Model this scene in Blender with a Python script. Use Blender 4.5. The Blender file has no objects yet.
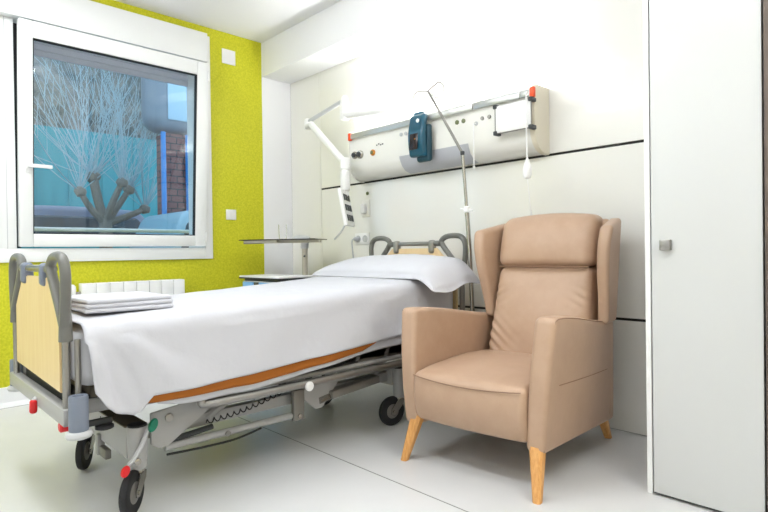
import bpy, bmesh, math, random
from mathutils import Vector, Matrix, noise
random.seed(4)
PI=math.pi
col=bpy.context.scene.collection
S=bpy.context.scene

# ---------------------------------------------------------------- materials
def mat(name,rgb,rough=.5,metal=0,coat=0,trans=0,emit=None,estr=0,spec=.5,ior=1.45,bump=None,var=None,sheen=0,coatr=.05):
    m=bpy.data.materials.new(name); m.use_nodes=True
    nt=m.node_tree; b=nt.nodes['Principled BSDF']
    b.inputs['Base Color'].default_value=(*rgb,1); b.inputs['Roughness'].default_value=rough
    b.inputs['Metallic'].default_value=metal; b.inputs['Coat Weight'].default_value=coat
    b.inputs['Coat Roughness'].default_value=coatr
    b.inputs['Transmission Weight'].default_value=trans; b.inputs['IOR'].default_value=ior
    b.inputs['Specular IOR Level'].default_value=spec
    b.inputs['Sheen Weight'].default_value=sheen
    if emit: b.inputs['Emission Color'].default_value=(*emit,1); b.inputs['Emission Strength'].default_value=estr
    if bump or var:
        tc=nt.nodes.new('ShaderNodeTexCoord')
    if bump:
        n=nt.nodes.new('ShaderNodeTexNoise'); n.inputs['Scale'].default_value=bump[0]; n.inputs['Detail'].default_value=6
        bp=nt.nodes.new('ShaderNodeBump'); bp.inputs['Strength'].default_value=bump[1]; bp.inputs['Distance'].default_value=bump[2] if len(bump)>2 else .002
        nt.links.new(tc.outputs['Object'],n.inputs['Vector']); nt.links.new(n.outputs['Fac'],bp.inputs['Height'])
        nt.links.new(bp.outputs['Normal'],b.inputs['Normal'])
    if var:
        sc,rgb2,stretch=var
        mp=nt.nodes.new('ShaderNodeMapping'); mp.inputs['Scale'].default_value=stretch
        n=nt.nodes.new('ShaderNodeTexNoise'); n.inputs['Scale'].default_value=sc; n.inputs['Detail'].default_value=5; n.inputs['Roughness'].default_value=.65
        cr=nt.nodes.new('ShaderNodeValToRGB'); cr.color_ramp.elements[0].position=.38; cr.color_ramp.elements[1].position=.62
        cr.color_ramp.elements[0].color=(*rgb,1); cr.color_ramp.elements[1].color=(*rgb2,1)
        nt.links.new(tc.outputs['Object'],mp.inputs['Vector']); nt.links.new(mp.outputs['Vector'],n.inputs['Vector'])
        nt.links.new(n.outputs['Fac'],cr.inputs['Fac']); nt.links.new(cr.outputs['Color'],b.inputs['Base Color'])
    return m
M=dict(
 white=mat('white_paint',(.89,.89,.90),.6),
 ceil=mat('ceiling_paint',(.90,.90,.93),.8),
 green=mat('green_wall_vinyl',(.52,.52,.008),.55,var=(70,(.66,.64,.024),(1,1,1)),bump=(90,.15)),
 floor=mat('pale_vinyl_floor',(.67,.67,.665),.30,var=(1.2,(.71,.71,.705),(1,1,1)),spec=.4),
 panel=mat('gloss_wall_panel',(.85,.84,.79),.18,coat=.4,spec=.5,coatr=.03),
 wardrobe=mat('gloss_wardrobe_lacquer',(.62,.63,.62),.14,coat=.6,coatr=.02),
 groove=mat('dark_groove',(.012,.011,.01),.6),
 joint=mat('grey_joint',(.25,.25,.23),.7),
 wood_br=mat('brown_wood_panel',(.11,.085,.07),.5,var=(6,(.16,.12,.10),(8,8,.6))),
 pvc=mat('white_window_pvc',(.87,.88,.87),.3),
 rubber=mat('black_rubber',(.015,.015,.017),.6),
 glass=mat('window_glass',(.93,.97,.98),.0,trans=1,ior=1.5),
 cglass=mat('clear_glass',(1,1,1),.02,trans=1,ior=1.35),
 sheet=mat('white_cotton',(.60,.605,.645),.85,bump=(11,.45,.012),sheen=.1),
 sheet2=mat('white_mattress_cover',(.57,.575,.61),.85,bump=(40,.1)),
 orange=mat('orange_blanket_cloth',(.37,.115,.012),.85,bump=(120,.3)),
 leather=mat('tan_leather',(.47,.315,.215),.40,bump=(180,.10,.001),spec=.45,var=(9,(.50,.34,.235),(1,1,1))),
 seam=mat('brown_thread',(.27,.165,.105),.7),
 wood=mat('honey_wood',(.66,.31,.09),.4,var=(9,(.78,.42,.15),(12,12,1))),
 board=mat('light_wood_laminate',(.80,.60,.33),.4,var=(5,(.84,.65,.38),(8,8,.8))),
 hgrey=mat('grey_handle_plastic',(.16,.16,.145),.35),
 alu=mat('brushed_aluminium',(.33,.32,.30),.32,metal=.85),
 steel=mat('polished_steel',(.42,.40,.36),.25,metal=1),
 bedw=mat('light_grey_powder_coat',(.40,.40,.395),.35),
 bedm=mat('mid_grey_metal',(.24,.23,.21),.4,metal=.3),
 bedd=mat('dark_platform_plastic',(.035,.038,.04),.6),
 brown=mat('taupe_cover_fabric',(.14,.12,.09),.8),
 bumper=mat('blue_grey_bumper',(.20,.23,.29),.45),
 ltgrey=mat('light_grey_plastic',(.55,.56,.57),.4),
 red=mat('red_plastic',(.70,.012,.015),.35),
 greenp=mat('green_plastic',(.0,.16,.09),.35),
 console=mat('ivory_console',(.84,.83,.78),.35),
 endcap=mat('cream_endcap',(.80,.74,.60),.4),
 cream=mat('warm_bounce_cream',(.90,.80,.62),.6),
 shut=mat('lavender_grey_shutter',(.62,.62,.70),.5),
 poleg=mat('satin_pole_steel',(.26,.25,.23),.4,metal=.5),
 lampgrey=mat('grey_lamp_diffuser',(.50,.51,.55),.3),
 rail=mat('satin_grey_rail',(.50,.51,.50),.3,metal=.6),
 orr=mat('orange_red_cap',(.85,.09,.02),.4),
 teal=mat('teal_plastic',(.008,.085,.14),.28,coat=.3),
 tealdk=mat('dark_teal_plastic',(.008,.05,.075),.4),
 screen=mat('dark_screen',(.02,.012,.012),.15),
 dark=mat('charcoal_plastic',(.05,.055,.06),.45),
 amber=mat('amber_plastic',(.62,.25,.03),.4),
 olive=mat('olive_plastic',(.14,.16,.07),.4),
 wplastic=mat('white_plastic',(.88,.88,.87),.35),
 tvarm=mat('white_arm_lacquer',(.86,.86,.84),.3),
 tabletop=mat('dark_table_top',(.035,.03,.028),.2),
 beigem=mat('beige_metal',(.50,.47,.40),.35,metal=.3),
 blue=mat('light_blue_laminate',(.22,.48,.80),.4),
 lamp=mat('lamp_emitter',(1,1,1),.5,emit=(.93,.97,1),estr=9.2),
 uplamp=mat('uplight_emitter',(1,1,1),.5,emit=(.97,.985,1),estr=23),
 led=mat('white_led',(1,1,1),.5,emit=(.7,.9,1),estr=1.5),
 extg=mat('asphalt',(.07,.08,.09),.9),
 extteal=mat('teal_cladding',(.03,.30,.34),.6,var=(.7,(.05,.36,.40),(1,6,1))),
 hedge=mat('dull_hedge',(.10,.12,.12),.9,var=(1.6,(.36,.30,.26),(1,1,1)),bump=(6,1,.1)),
 bark=mat('pale_bark',(.24,.21,.18),.9,bump=(20,.8,.02)),
 twig=mat('bluish_twigs',(.42,.52,.56),.9),
 paint1=mat('mauve_car_paint',(.20,.20,.28),.3,coat=.5),
 paint2=mat('pale_blue_car_paint',(.30,.45,.55),.3,coat=.5),
 carglass=mat('car_glass',(.03,.05,.07),.05),
 bluepipe=mat('blue_pipe',(.05,.25,.62),.4),
 canopy=mat('grey_reflection_box',(.22,.25,.30),.3),
 reflection_face=mat('pale_blue_reflection_face',(.45,.60,.72),.3),
)
# brick
def brickmat():
    m=bpy.data.materials.new('red_brick'); m.use_nodes=True; nt=m.node_tree; b=nt.nodes['Principled BSDF']
    tc=nt.nodes.new('ShaderNodeTexCoord'); mp=nt.nodes.new('ShaderNodeMapping'); mp.inputs['Rotation'].default_value=(PI/2,0,PI/2)
    br=nt.nodes.new('ShaderNodeTexBrick'); br.inputs['Scale'].default_value=2.6
    br.inputs['Color1'].default_value=(.20,.085,.085,1); br.inputs['Color2'].default_value=(.27,.12,.11,1); br.inputs['Mortar'].default_value=(.05,.05,.06,1)
    sx=nt.nodes.new('ShaderNodeSeparateXYZ'); cx=nt.nodes.new('ShaderNodeCombineXYZ')
    nt.links.new(tc.outputs['Object'],sx.inputs[0]); nt.links.new(sx.outputs['Y'],cx.inputs['X']); nt.links.new(sx.outputs['Z'],cx.inputs['Y'])
    nt.links.new(cx.outputs[0],br.inputs['Vector']); nt.links.new(br.outputs['Color'],b.inputs['Base Color']); b.inputs['Roughness'].default_value=.9
    nt.nodes.remove(mp)
    return m
M['brick']=brickmat()

# ---------------------------------------------------------------- mesh builder
def wloc(o):
    v=Vector((0,0,0))
    while o: v+=Vector(o.location); o=o.parent
    return v
class MB:
    def __init__(s): s.v=[]; s.f=[]
    def add(s,v,f):
        n=len(s.v); s.v+= [Vector(p) for p in v]; s.f+=[tuple(i+n for i in q) for q in f]; return s
    def bm(s,b,mt=None):
        if mt: b.transform(mt)
        b.verts.ensure_lookup_table(); b.verts.index_update()
        s.add([v.co.copy() for v in b.verts],[[v.index for v in f.verts] for f in b.faces]); b.free(); return s
    def box(s,x0,x1,y0,y1,z0,z1,bev=0,seg=2,mt=None):
        b=bmesh.new(); bmesh.ops.create_cube(b,size=1)
        b.transform(Matrix.Translation(((x0+x1)/2,(y0+y1)/2,(z0+z1)/2))@Matrix.Diagonal((abs(x1-x0),abs(y1-y0),abs(z1-z0),1)))
        if bev: bmesh.ops.bevel(b,geom=b.edges[:],offset=bev,segments=seg,profile=.5,affect='EDGES')
        return s.bm(b,mt)
    def rbox(s,sx,sy,sz,r,n,fn=None,mt=None):
        """rounded dense box centred at 0; fn(u,v,w,co)->co with u,v,w in -1..1"""
        idx={}; vs=[]; fs=[]
        def vert(i,j,k):
            key=(i,j,k)
            if key in idx: return idx[key]
            p=[]
            for t,N,h in ((i,n[0],sx/2),(j,n[1],sy/2),(k,n[2],sz/2)):
                mm=min(3,(N-1)//2)
                if mm<1: u=-h+2*h*t/N
                elif t<=mm: u=-h+r*t/mm
                elif t>=N-mm: u=h-r*(N-t)/mm
                else: u=-h+r+(2*h-2*r)*(t-mm)/(N-2*mm)
                p.append(u)
            U=[p[0]/(sx/2),p[1]/(sy/2),p[2]/(sz/2)]
            q=Vector([max(-h+r,min(h-r,c)) for c,h in zip(p,(sx/2,sy/2,sz/2))])
            d=Vector(p)-q
            if d.length>1e-9:
                # spread evenly on the corner
                d=Vector([math.tan(c/r*PI/4) for c in d]); d=d.normalized()*r
            co=q+d
            if fn: co=fn(U[0],U[1],U[2],co)
            idx[key]=len(vs); vs.append(co); return idx[key]
        # non-uniform grid: put extra lines in the rounded zone
        def quad(a,b,c,d): fs.append((vert(*a),vert(*b),vert(*c),vert(*d)))
        nx,ny,nz=n
        for i in range(nx):
            for j in range(ny):
                quad((i,j,0),(i,j+1,0),(i+1,j+1,0),(i+1,j,0)); quad((i,j,nz),(i+1,j,nz),(i+1,j+1,nz),(i,j+1,nz))
            for k in range(nz):
                quad((i,0,k),(i+1,0,k),(i+1,0,k+1),(i,0,k+1)); quad((i,ny,k),(i,ny,k+1),(i+1,ny,k+1),(i+1,ny,k))
        for j in range(ny):
            for k in range(nz):
                quad((0,j,k),(0,j,k+1),(0,j+1,k+1),(0,j+1,k)); quad((nx,j,k),(nx,j+1,k),(nx,j+1,k+1),(nx,j,k+1))
        if mt: vs=[mt@v for v in vs]
        return s.add(vs,fs)
    def cyl(s,p0,p1,r0,r1=None,seg=16,cap=True):
        if r1 is None: r1=r0
        return s.tube([p0,p1],[r0,r1],seg,cap)
    def tube(s,path,r,seg=10,cap=True,closed=False,flat=1.0):
        P=[Vector(p) for p in path]; n=len(P)
        R=r if isinstance(r,(list,tuple)) else [r]*n
        T=[]
        for i in range(n):
            if closed: t=P[(i+1)%n]-P[i-1]
            else: t=P[min(i+1,n-1)]-P[max(i-1,0)]
            T.append(t.normalized())
        up=Vector((0,0,1)) if abs(T[0].z)<.9 else Vector((1,0,0))
        N=(up-T[0]*up.dot(T[0])).normalized()
        vs=[];fs=[]
        for i in range(n):
            if i: 
                N=N-T[i]*N.dot(T[i]); N.normalize()
            B=T[i].cross(N)
            for k in range(seg):
                a=2*PI*k/seg; vs.append(P[i]+(N*math.cos(a)*flat+B*math.sin(a))*R[i])
        m=n if closed else n-1
        for i in range(m):
            for k in range(seg):
                a=i*seg+k; b=i*seg+(k+1)%seg; c=((i+1)%n)*seg+(k+1)%seg; d=((i+1)%n)*seg+k
                fs.append((a,b,c,d))
        if cap and not closed:
            fs.append(tuple(range(seg-1,-1,-1))); fs.append(tuple((n-1)*seg+k for k in range(seg)))
        return s.add(vs,fs)
    def lathe(s,prof,o=(0,0,0),axis='Z',seg=24,mt=None):
        vs=[];fs=[]
        for r,h in prof:
            for k in range(seg):
                a=2*PI*k/seg; p=Vector((r*math.cos(a),r*math.sin(a),h))
                if axis=='X': p=Vector((p.z,p.x,p.y))
                if axis=='Y': p=Vector((p.x,-p.z,p.y))
                vs.append(p+Vector(o))
        for i in range(len(prof)-1):
            for k in range(seg):
                fs.append((i*seg+k,i*seg+(k+1)%seg,(i+1)*seg+(k+1)%seg,(i+1)*seg+k))
        fs.append(tuple(range(seg-1,-1,-1))); fs.append(tuple((len(prof)-1)*seg+k for k in range(seg)))
        if mt: vs=[mt@v for v in vs]
        return s.add(vs,fs)
    def prism(s,poly,a0,a1,axis='X',bev=0):
        """poly of 2D points in the plane perpendicular to axis; X:(y,z) Y:(x,z) Z:(x,y)"""
        def P(p,a): return {'X':(a,p[0],p[1]),'Y':(p[0],a,p[1]),'Z':(p[0],p[1],a)}[axis]
        b=bmesh.new(); lo=[b.verts.new(P(p,a0)) for p in poly]; hi=[b.verts.new(P(p,a1)) for p in poly]; n=len(poly)
        b.faces.new(lo); b.faces.new(hi[::-1])
        for i in range(n): b.faces.new((lo[i],hi[i],hi[(i+1)%n],lo[(i+1)%n]))
        bmesh.ops.recalc_face_normals(b,faces=b.faces[:])
        if bev: bmesh.ops.bevel(b,geom=b.edges[:],offset=bev,segments=2,affect='EDGES')
        return s.bm(b)
    def build(s,name,m,parent=None,local=False,smooth=35,sub=0):
        off=Vector((0,0,0)) if local or not parent else wloc(parent)
        me=bpy.data.meshes.new(name); me.from_pydata([tuple(v-off) for v in s.v],[],s.f); me.validate(); me.update()
        b=bmesh.new(); b.from_mesh(me); bmesh.ops.recalc_face_normals(b,faces=b.faces[:]); b.to_mesh(me); b.free()
        me.materials.append(m if not isinstance(m,str) else M[m])
        if smooth:
            me.polygons.foreach_set('use_smooth',[True]*len(me.polygons)); me.set_sharp_from_angle(angle=math.radians(smooth))
        o=bpy.data.objects.new(name,me); col.objects.link(o)
        if parent: o.parent=parent
        if sub:
            md=o.modifiers.new('sub','SUBSURF'); md.levels=sub; md.render_levels=sub
        return o
def B(*a,**k): return MB().box(*a,**k)
def thing(name,label,cat,loc=(0,0,0),rz=0,group=None):
    o=bpy.data.objects.new(name,None); col.objects.link(o); o.location=loc; o.rotation_euler=(0,0,rz)
    o.empty_display_size=.1; o['label']=label; o['category']=cat
    if group: o['group']=group
    return o
def tag(o,label,cat,group=None):
    o['label']=label; o['category']=cat
    if group: o['group']=group
    return o
def struct(o): o['kind']='structure'; return o
def sempty(name,loc):
    o=bpy.data.objects.new(name,None); col.objects.link(o); o.location=loc; o['kind']='structure'; return o
def curve(pts,n=8):
    """catmull-rom through pts"""
    P=[Vector(p) for p in pts]; out=[]
    for i in range(len(P)-1):
        a=P[max(i-1,0)];b=P[i];c=P[i+1];d=P[min(i+2,len(P)-1)]
        for k in range(n):
            t=k/n; out.append(.5*((2*b)+(c-a)*t+(2*a-5*b+4*c-d)*t*t+(3*b-a-3*c+d)*t**3))
    out.append(P[-1]); return out
def lerp(a,b,t): return a+(b-a)*t
def interp(tab,x):
    if x<=tab[0][0]: return tab[0][1]
    for (a,b),(c,d) in zip(tab,tab[1:]):
        if x<=c: return lerp(b,d,(x-a)/(c-a))
    return tab[-1][1]
def sstep(a,b,x):
    t=max(0,min(1,(x-a)/(b-a))); return t*t*(3-2*t)

# ---------------------------------------------------------------- room
XL=-4.174; YB=2.858; XR=.95; YF=-1.7; H=2.783
struct(B(XL-.3,XR+.15,YF-.15,YB+.15,-.12,0).build('floor','floor',smooth=0))
struct(B(XL-.3,XR+.15,YF-.15,YB+.15,H,H+.12).build('ceiling','ceil',smooth=0))
w=MB()  # left wall with window opening  Y -.35..2.03, z .97..2.66
w.box(XL-.28,XL,YF,-.35,0,H); w.box(XL-.28,XL,2.03,2.564,0,H); w.box(XL-.28,XL,-.35,2.03,0,.97); w.box(XL-.28,XL,-.35,2.03,2.66,H)
struct(w.build('wall_left','green',smooth=0))
struct(B(XL-.28,XL+.006,2.564,YB,0,2.49).build('trim_2','white',smooth=0))
wb=struct(B(XL-.28,XR+.15,YB+.01,YB+.15,0,H).build('wall_back','groove',smooth=0))
# glossy panels on the back wall (seams between them stay dark)
def wp(x0,x1,z0,z1): B(x0,x1,YB,YB+.012,z0,z1,bev=.0015,seg=1).build('panel','panel',wb,smooth=0)
wp(XL+.006,-3.735,0.004,2.49)
for x0,x1 in ((-3.731,XR),):
    wp(x0,x1,.004,.578); wp(x0,x1,.592,1.484); wp(x0,x1,1.498,2.49)
struct(B(XR,XR+.15,YF,YB,0,H).build('wall_right','cream',smooth=0))  # unseen wall, tinted cream to throw warm light on the chair side
struct(B(XL-.28,XR+.15,YF-.15,YF,0,H).build('wall_front','white',smooth=0))
struct(B(XL-.1,XR,2.564,YB+.01,2.485,H,bev=.004).build('trim_1','white',smooth=0))
struct(MB().prism([(XL+.0,0),(XL+.035,0),(XL+.014,.03),(XL+.010,.125),(XL+.0,.125)],YF,2.564,axis='Y').build('baseboard_left','white',smooth=0))
j=MB(); j.box(XL+.03,XR,1.586,1.590,0,.0012); j.box(XL+.036,XL+.041,YF,2.56,0,.0012)
j.build('floor_joint','joint',bpy.data.objects['floor'],smooth=0)
# ceiling luminaires out of view; glowing sides added for side fill
def ceil_lamp(x,y,sx,sy,lab):
    t=thing('ceiling_light',lab,'ceiling light',(x,y,H),0,'opal ceiling lights')
    B(x-sx/2-.015,x+sx/2+.015,y-sy/2-.015,y+sy/2+.015,H-.025,H-.001,bev=.003).build('housing','wplastic',t)
    MB().rbox(sx,sy,.075,.02,(10,10,6),None,Matrix.Translation((x,y,H-.0640))).build('diffuser','lamp',t)
ceil_lamp(-2.9,.35,1.25,.28,'long opal ceiling light above the foot of the bed')
ceil_lamp(-1.2,.45,1.25,.28,'long opal ceiling light in front of the armchair')
ceil_lamp(-2.5,-.95,1.25,.28,'long opal ceiling light by the front wall on the window side')
ceil_lamp(.25,1.45,1.25,.28,'added long opal fill light on the ceiling before the wardrobe by the right wall')  # unseen fill light, placed for the armchair side and lower wall panel

# ---------------------------------------------------------------- window
win=sempty('window_1',(XL,.8,.93))
f=MB(); xo=XL+.022
# outer trim frame (flat cover), mullion
y0,y1,z0,z1=-.42,2.078,.915,2.705
f.box(XL-.288,xo,y0,.0-.35,z0,z1,bev=.004); f.box(XL-.288,xo,2.015,y1,z0,z1,bev=.004)
f.box(XL-.288,xo,-.35,2.015,z0,1.005,bev=.004); f.box(XL-.288,xo,-.35,2.015,2.47,z1,bev=.004)
f.box(XL-.288,xo,.63,.74,1.005,2.47,bev=.003)
f.build('frame','pvc',win)
B(XL+.0221,XL+.085,-.42,2.028,2.472,2.700,bev=.006).build('shutter_box','pvc',win)
B(XL+.0221,XL+.026,.6885,.691,1.0,2.47).build('frame_joint','ltgrey',win,smooth=0)
B(XL-.07,XL-.045,.7405,.775,1.008,2.468).build('gap_shade_strip','groove',win,smooth=0)  # near-black strip painting the shade in the rebate beside the sash
# sash, tilted a little into the room at its top
sash_rot=Matrix.Translation((XL-.02,0,1.018))@Matrix.Rotation(math.radians(3.8),4,'Y')@Matrix.Translation((-(XL-.02),0,-1.018))
def sash(ya,yb,mt,handle):
    za,zb=1.018,2.452; s=MB(); xi,xe=XL-.02,XL+.045
    s.box(xi,xe,ya,ya+.076,za,zb,bev=.006,mt=mt); s.box(xi,xe,yb-.092,yb,za,zb,bev=.006,mt=mt)
    s.box(xi,xe,ya+.076,yb-.092,za,za+.085,bev=.006,mt=mt); s.box(xi,xe,ya+.076,yb-.092,zb-.105,zb,bev=.006,mt=mt)
    o=s.build('sash','pvc',win)
    g=MB(); a=.006
    g.box(xi+.02,xe-.008,ya+.076,ya+.076+a,za+.085,zb-.105,mt=mt); g.box(xi+.02,xe-.008,yb-.092-a,yb-.092,za+.085,zb-.105,mt=mt)
    g.box(xi+.02,xe-.008,ya+.076,yb-.092,za+.085,za+.085+a,mt=mt); g.box(xi+.02,xe-.008,ya+.076,yb-.092,zb-.105-a,zb-.105,mt=mt)
    g.build('gasket','rubber',o,smooth=0)
    B(xi+.028,xi+.034,ya+.076,yb-.092,za+.085,zb-.105,mt=mt).build('pane','glass',o,smooth=0)
    if handle:
        h=MB(); h.box(xe,xe+.010,ya+.030,ya+.066,1.495,1.575,bev=.004,mt=mt); h.cyl(mt@Vector((xe+.01,ya+.046,1.537)),mt@Vector((xe+.045,ya+.046,1.537)),.010)
        h.box(xe+.035,xe+.052,ya+.036,ya+.175,1.525,1.549,bev=.006,mt=mt); h.build('handle','wplastic',o)
        h=MB()
        for zc in (1.09,2.35):
            h.cyl(mt@Vector((xe+.004,yb-.004,zc-.04)),mt@Vector((xe+.004,yb-.004,zc+.04)),.009)
        h.build('hinge','wplastic',o)
sash(.750,2.010,sash_rot,True)
sash(-.34,.62,Matrix.Identity(4),False)

sc=MB()
for k in range(3): sc.box(XL-.25,XL-.235,-.34,2.01,2.345+.045*k,2.387+.045*k,bev=.004)
sc.build('shutter_slats','shut',win)
# ---------------------------------------------------------------- wall plates on green wall
t=thing('light_switch','white light switch on the green wall right of the window','switch',(XL,2.25,1.27))
B(XL+.0005,XL+.012,2.205,2.295,1.235,1.32,bev=.004).build('plate','wplastic',t); B(XL+.012,XL+.017,2.228,2.272,1.250,1.305,bev=.002).build('rocker','wplastic',t)
t=tag(B(XL+.0005,XL+.012,2.19,2.31,2.525,2.645,bev=.004).build('blank_wall_plate','wplastic'),'square white cover plate high on green wall, above the light switch','wall plate')

# ---------------------------------------------------------------- radiator
t=thing('radiator','white sectional radiator under the window','radiator',(XL+.08,1.42,.12))
for i in range(8):
    y=1.085+i*.0885
    m=MB(); m.rbox(.085,.0865,.62,.006,(4,4,6),mt=Matrix.Translation((XL+.09,y+.042,.455))); m.build('section','wplastic',t)
B(XL+.0005,XL+.05,1.2,1.23,.25,.30).build('bracket','wplastic',t)
v=MB(); v.cyl((XL+.09,1.035,.70),(XL+.09,1.095,.70),.012); v.build('pipe','steel',t)
v=MB(); v.lathe([(.012,.0),(.02,.005),(.022,.03),(.021,.055),(.012,.068),(.002,.071)],(XL+.09,1.035,.69)); v.build('valve_knob','wplastic',t)
v=MB(); v.tube([(XL+.09,1.035,.70),(XL+.09,1.035,.02)],.008); v.build('supply_pipe','steel',t)

# ---------------------------------------------------------------- service console on back wall
cx0,cx1=-3.19,-1.625
cons=thing('service_console','long ivory medical supply console on the wall above the bed','console',(-2.4,YB,1.5))
prof=[(YB-.0005,1.50),(2.80,1.50),(2.76,1.515),(2.725,1.545),(2.705,1.585),(2.70,1.62),(2.70,1.835),(2.705,1.85),(2.72,1.858),(2.745,1.858),(2.745,1.84),(2.845,1.84),(2.845,1.858),(YB-.0005,1.858)]
MB().prism(prof,cx0+.035,cx1,'X').build('body','console',cons,smooth=50)
def grow(p,g=.006): return [(2.79+(y-2.79)*1.06 if y<2.79 else y,1.68+(z-1.68)*1.05) for y,z in p]
capp=[(YB-.0005,1.49),(2.80,1.49),(2.755,1.505),(2.718,1.54),(2.697,1.585),(2.692,1.62),(2.692,1.84),(2.70,1.858),(2.72,1.868),(YB-.0005,1.868)]
MB().prism(capp,cx1,cx1+.03,'X',bev=.004).build('end_cap','endcap',cons,smooth=50)
capl=[(y,z) for y,z in capp]
MB().prism(capp,cx0,cx0+.035,'X',bev=.012).build('end_cap','console',cons,smooth=50)
B(cx0+.05,cx1-.02,2.755,2.835,1.8405,1.848).build('uplight_strip','uplamp',cons,smooth=0)
# reading lamp diffuser following the lower curve
dp=[(2.806,1.497),(2.757,1.511),(2.722,1.543),(2.701,1.585),(2.6965,1.605),(2.703,1.605),(2.709,1.586),(2.729,1.548),(2.763,1.518),(2.806,1.503)]
MB().prism(dp,-2.64,-2.055,'X').build('reading_lamp_lens','lampgrey',cons,smooth=50)
# equipment rail
r=thing('equipment_rail','grey rail with red ends along the front of the console','rail',(-2.4,2.68,1.81))
for a,b in ((-3.125,-2.0),(-1.99,-1.675),(-1.67,-1.61)):
    B(a,b,2.672,2.684,1.796,1.832,bev=.002).build('bar','rail',r)
for x in (-3.05,-2.3,-1.86,-1.66): B(x-.012,x+.012,2.684,2.6995,1.806,1.822).build('standoff','rail',r)
B(-3.150,-3.125,2.668,2.690,1.786,1.842,bev=.004).build('end_stop','orr',r); B(-1.61,-1.582,2.668,2.690,1.786,1.842,bev=.004).build('end_stop','orr',r)
# sockets
def disc(name,x,z,rr,m,ring=None,dep=.008,parent=cons,y=2.70):
    o=MB().lathe([(rr,0),(rr,dep*.7),(rr*.85,dep)],(x,y,z),'Y',18).build(name,ring or m,parent)
    if ring: MB().lathe([(rr*.6,0),(rr*.6,dep*.5),(rr*.3,dep*.6)],(x,y-dep*.9,z),'Y',14).build(name+'_core',m,o)
    return o
disc('oxygen_outlet',-3.10,1.675,.027,'dark','steel',.02); disc('vacuum_outlet',-3.04,1.672,.030,'dark','steel',.022)
disc('amber_outlet',-2.905,1.668,.022,'olive','amber',.014)
for x in (-2.135,-2.085): disc('green_socket',x,1.748,.014,'olive')
for x in (-2.62,-2.575): disc('grey_socket',x,1.752,.013,'ltgrey')
for x in (-1.945,-1.895): disc('small_socket',x,1.738-.0,.012,'alu')
for i,(x,z) in enumerate(((-2.865,1.716),(-2.845,1.722),(-2.825,1.713),(-2.805,1.716))):
    B(x-.006,x+.006,2.697,2.6998,z-.004,z+.004).build('indicator_mark','dark',cons,smooth=0)
disc('cord_socket',-1.99,1.715,.012,'ltgrey')
# chart holder
ch=thing('chart_holder','clear rectangular chart holder with four black corner clips on the console','chart holder',(-1.70,2.67,1.7))
B(-1.815,-1.59,2.645,2.650,1.620,1.772,bev=.001).build('sheet_cover','wplastic',ch)
e=MB(); e.cyl((-1.819,2.647,1.615),(-1.819,2.647,1.776),.003); e.cyl((-1.586,2.647,1.615),(-1.586,2.647,1.776),.003); e.cyl((-1.819,2.647,1.615),(-1.586,2.647,1.615),.003)
e.build('wire_frame','bedm',ch)
for x in (-1.818,-1.590):
    for z in (1.770,1.620):
        B(x-.012,x+.012,2.638,2.6895,z-.012,z+.012,bev=.005).build('corner_clip','dark',ch)
# cord with pear switch
pc=thing('pull_cord_switch','white pear-shaped bed switch hanging on a cord from the rail','switch',(-1.625,2.64,1.4))
MB().tube(curve([(-1.605,2.655,1.81),(-1.605,2.632,1.80),(-1.606,2.626,1.70),(-1.605,2.632,1.45)]),.004,8).build('cord','wplastic',pc)
MB().lathe([(.005,.0),(.010,-.012),(.018,-.035),(.024,-.06),(.024,-.09),(.017,-.108),(.004,-.112)],(-1.605,2.632,1.45)).build('switch_body','wplastic',pc)
MB().tube(curve([(-1.605,2.632,1.34),(-1.607,2.66,1.2),(-1.63,2.74,1.0),(-1.66,2.80,.8)]),.0028,8).build('tail_cord','wplastic',pc)
pc=thing('hanging_cord','thin white cord hanging from a socket left of the chart holder','cord',(-1.99,2.67,1.5))
MB().tube(curve([(-1.99,2.692,1.715),(-1.99,2.672,1.705),(-1.99,2.670,1.60),(-1.99,2.672,1.455)]),.0035,8).build('cord','wplastic',pc)
B(-1.996,-1.984,2.666,2.678,1.44,1.456,bev=.002).build('tip','wplastic',pc)
# teal monitor clamped on rail
tm=thing('vital_signs_monitor','teal portable monitor with dark screen clipped on the console rail','monitor',(-2.42,2.64,1.56))
def tealfn(u,v,w,co):
    t=(w+1)/2
    co.y+= -.018*math.sin(t*PI)*1.0 + (.02 if t>.5 else 0)*(t-.5)
    co.x*= (1-.06*t) ; return co
MB().rbox(.135,.045,.275,.016,(10,6,16),tealfn,Matrix.Translation((-2.395,2.628,1.698))).build('case','teal',tm)
MB().rbox(.115,.045,.24,.02,(8,6,12),None,Matrix.Translation((-2.37,2.655,1.648))).build('rear_shell','tealdk',tm)
MB().rbox(.070,.006,.105,.0025,(4,2,6),None,Matrix.Translation((-2.40,2.585,1.655))@Matrix.Rotation(math.radians(-6),4,'X')).build('screen','screen',tm)
MB().lathe([(.013,0),(.013,.004),(.010,.005)],(-2.37,2.594,1.785),'Y',18).build('logo_disc','wplastic',tm)
B(-2.39,-2.382,2.579,2.583,1.667,1.673).build('screen_light','amber',tm,smooth=0)
B(-2.46,-2.38,2.650,2.6715,1.795,1.86,bev=.004).build('rail_hook','teal',tm)

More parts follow.
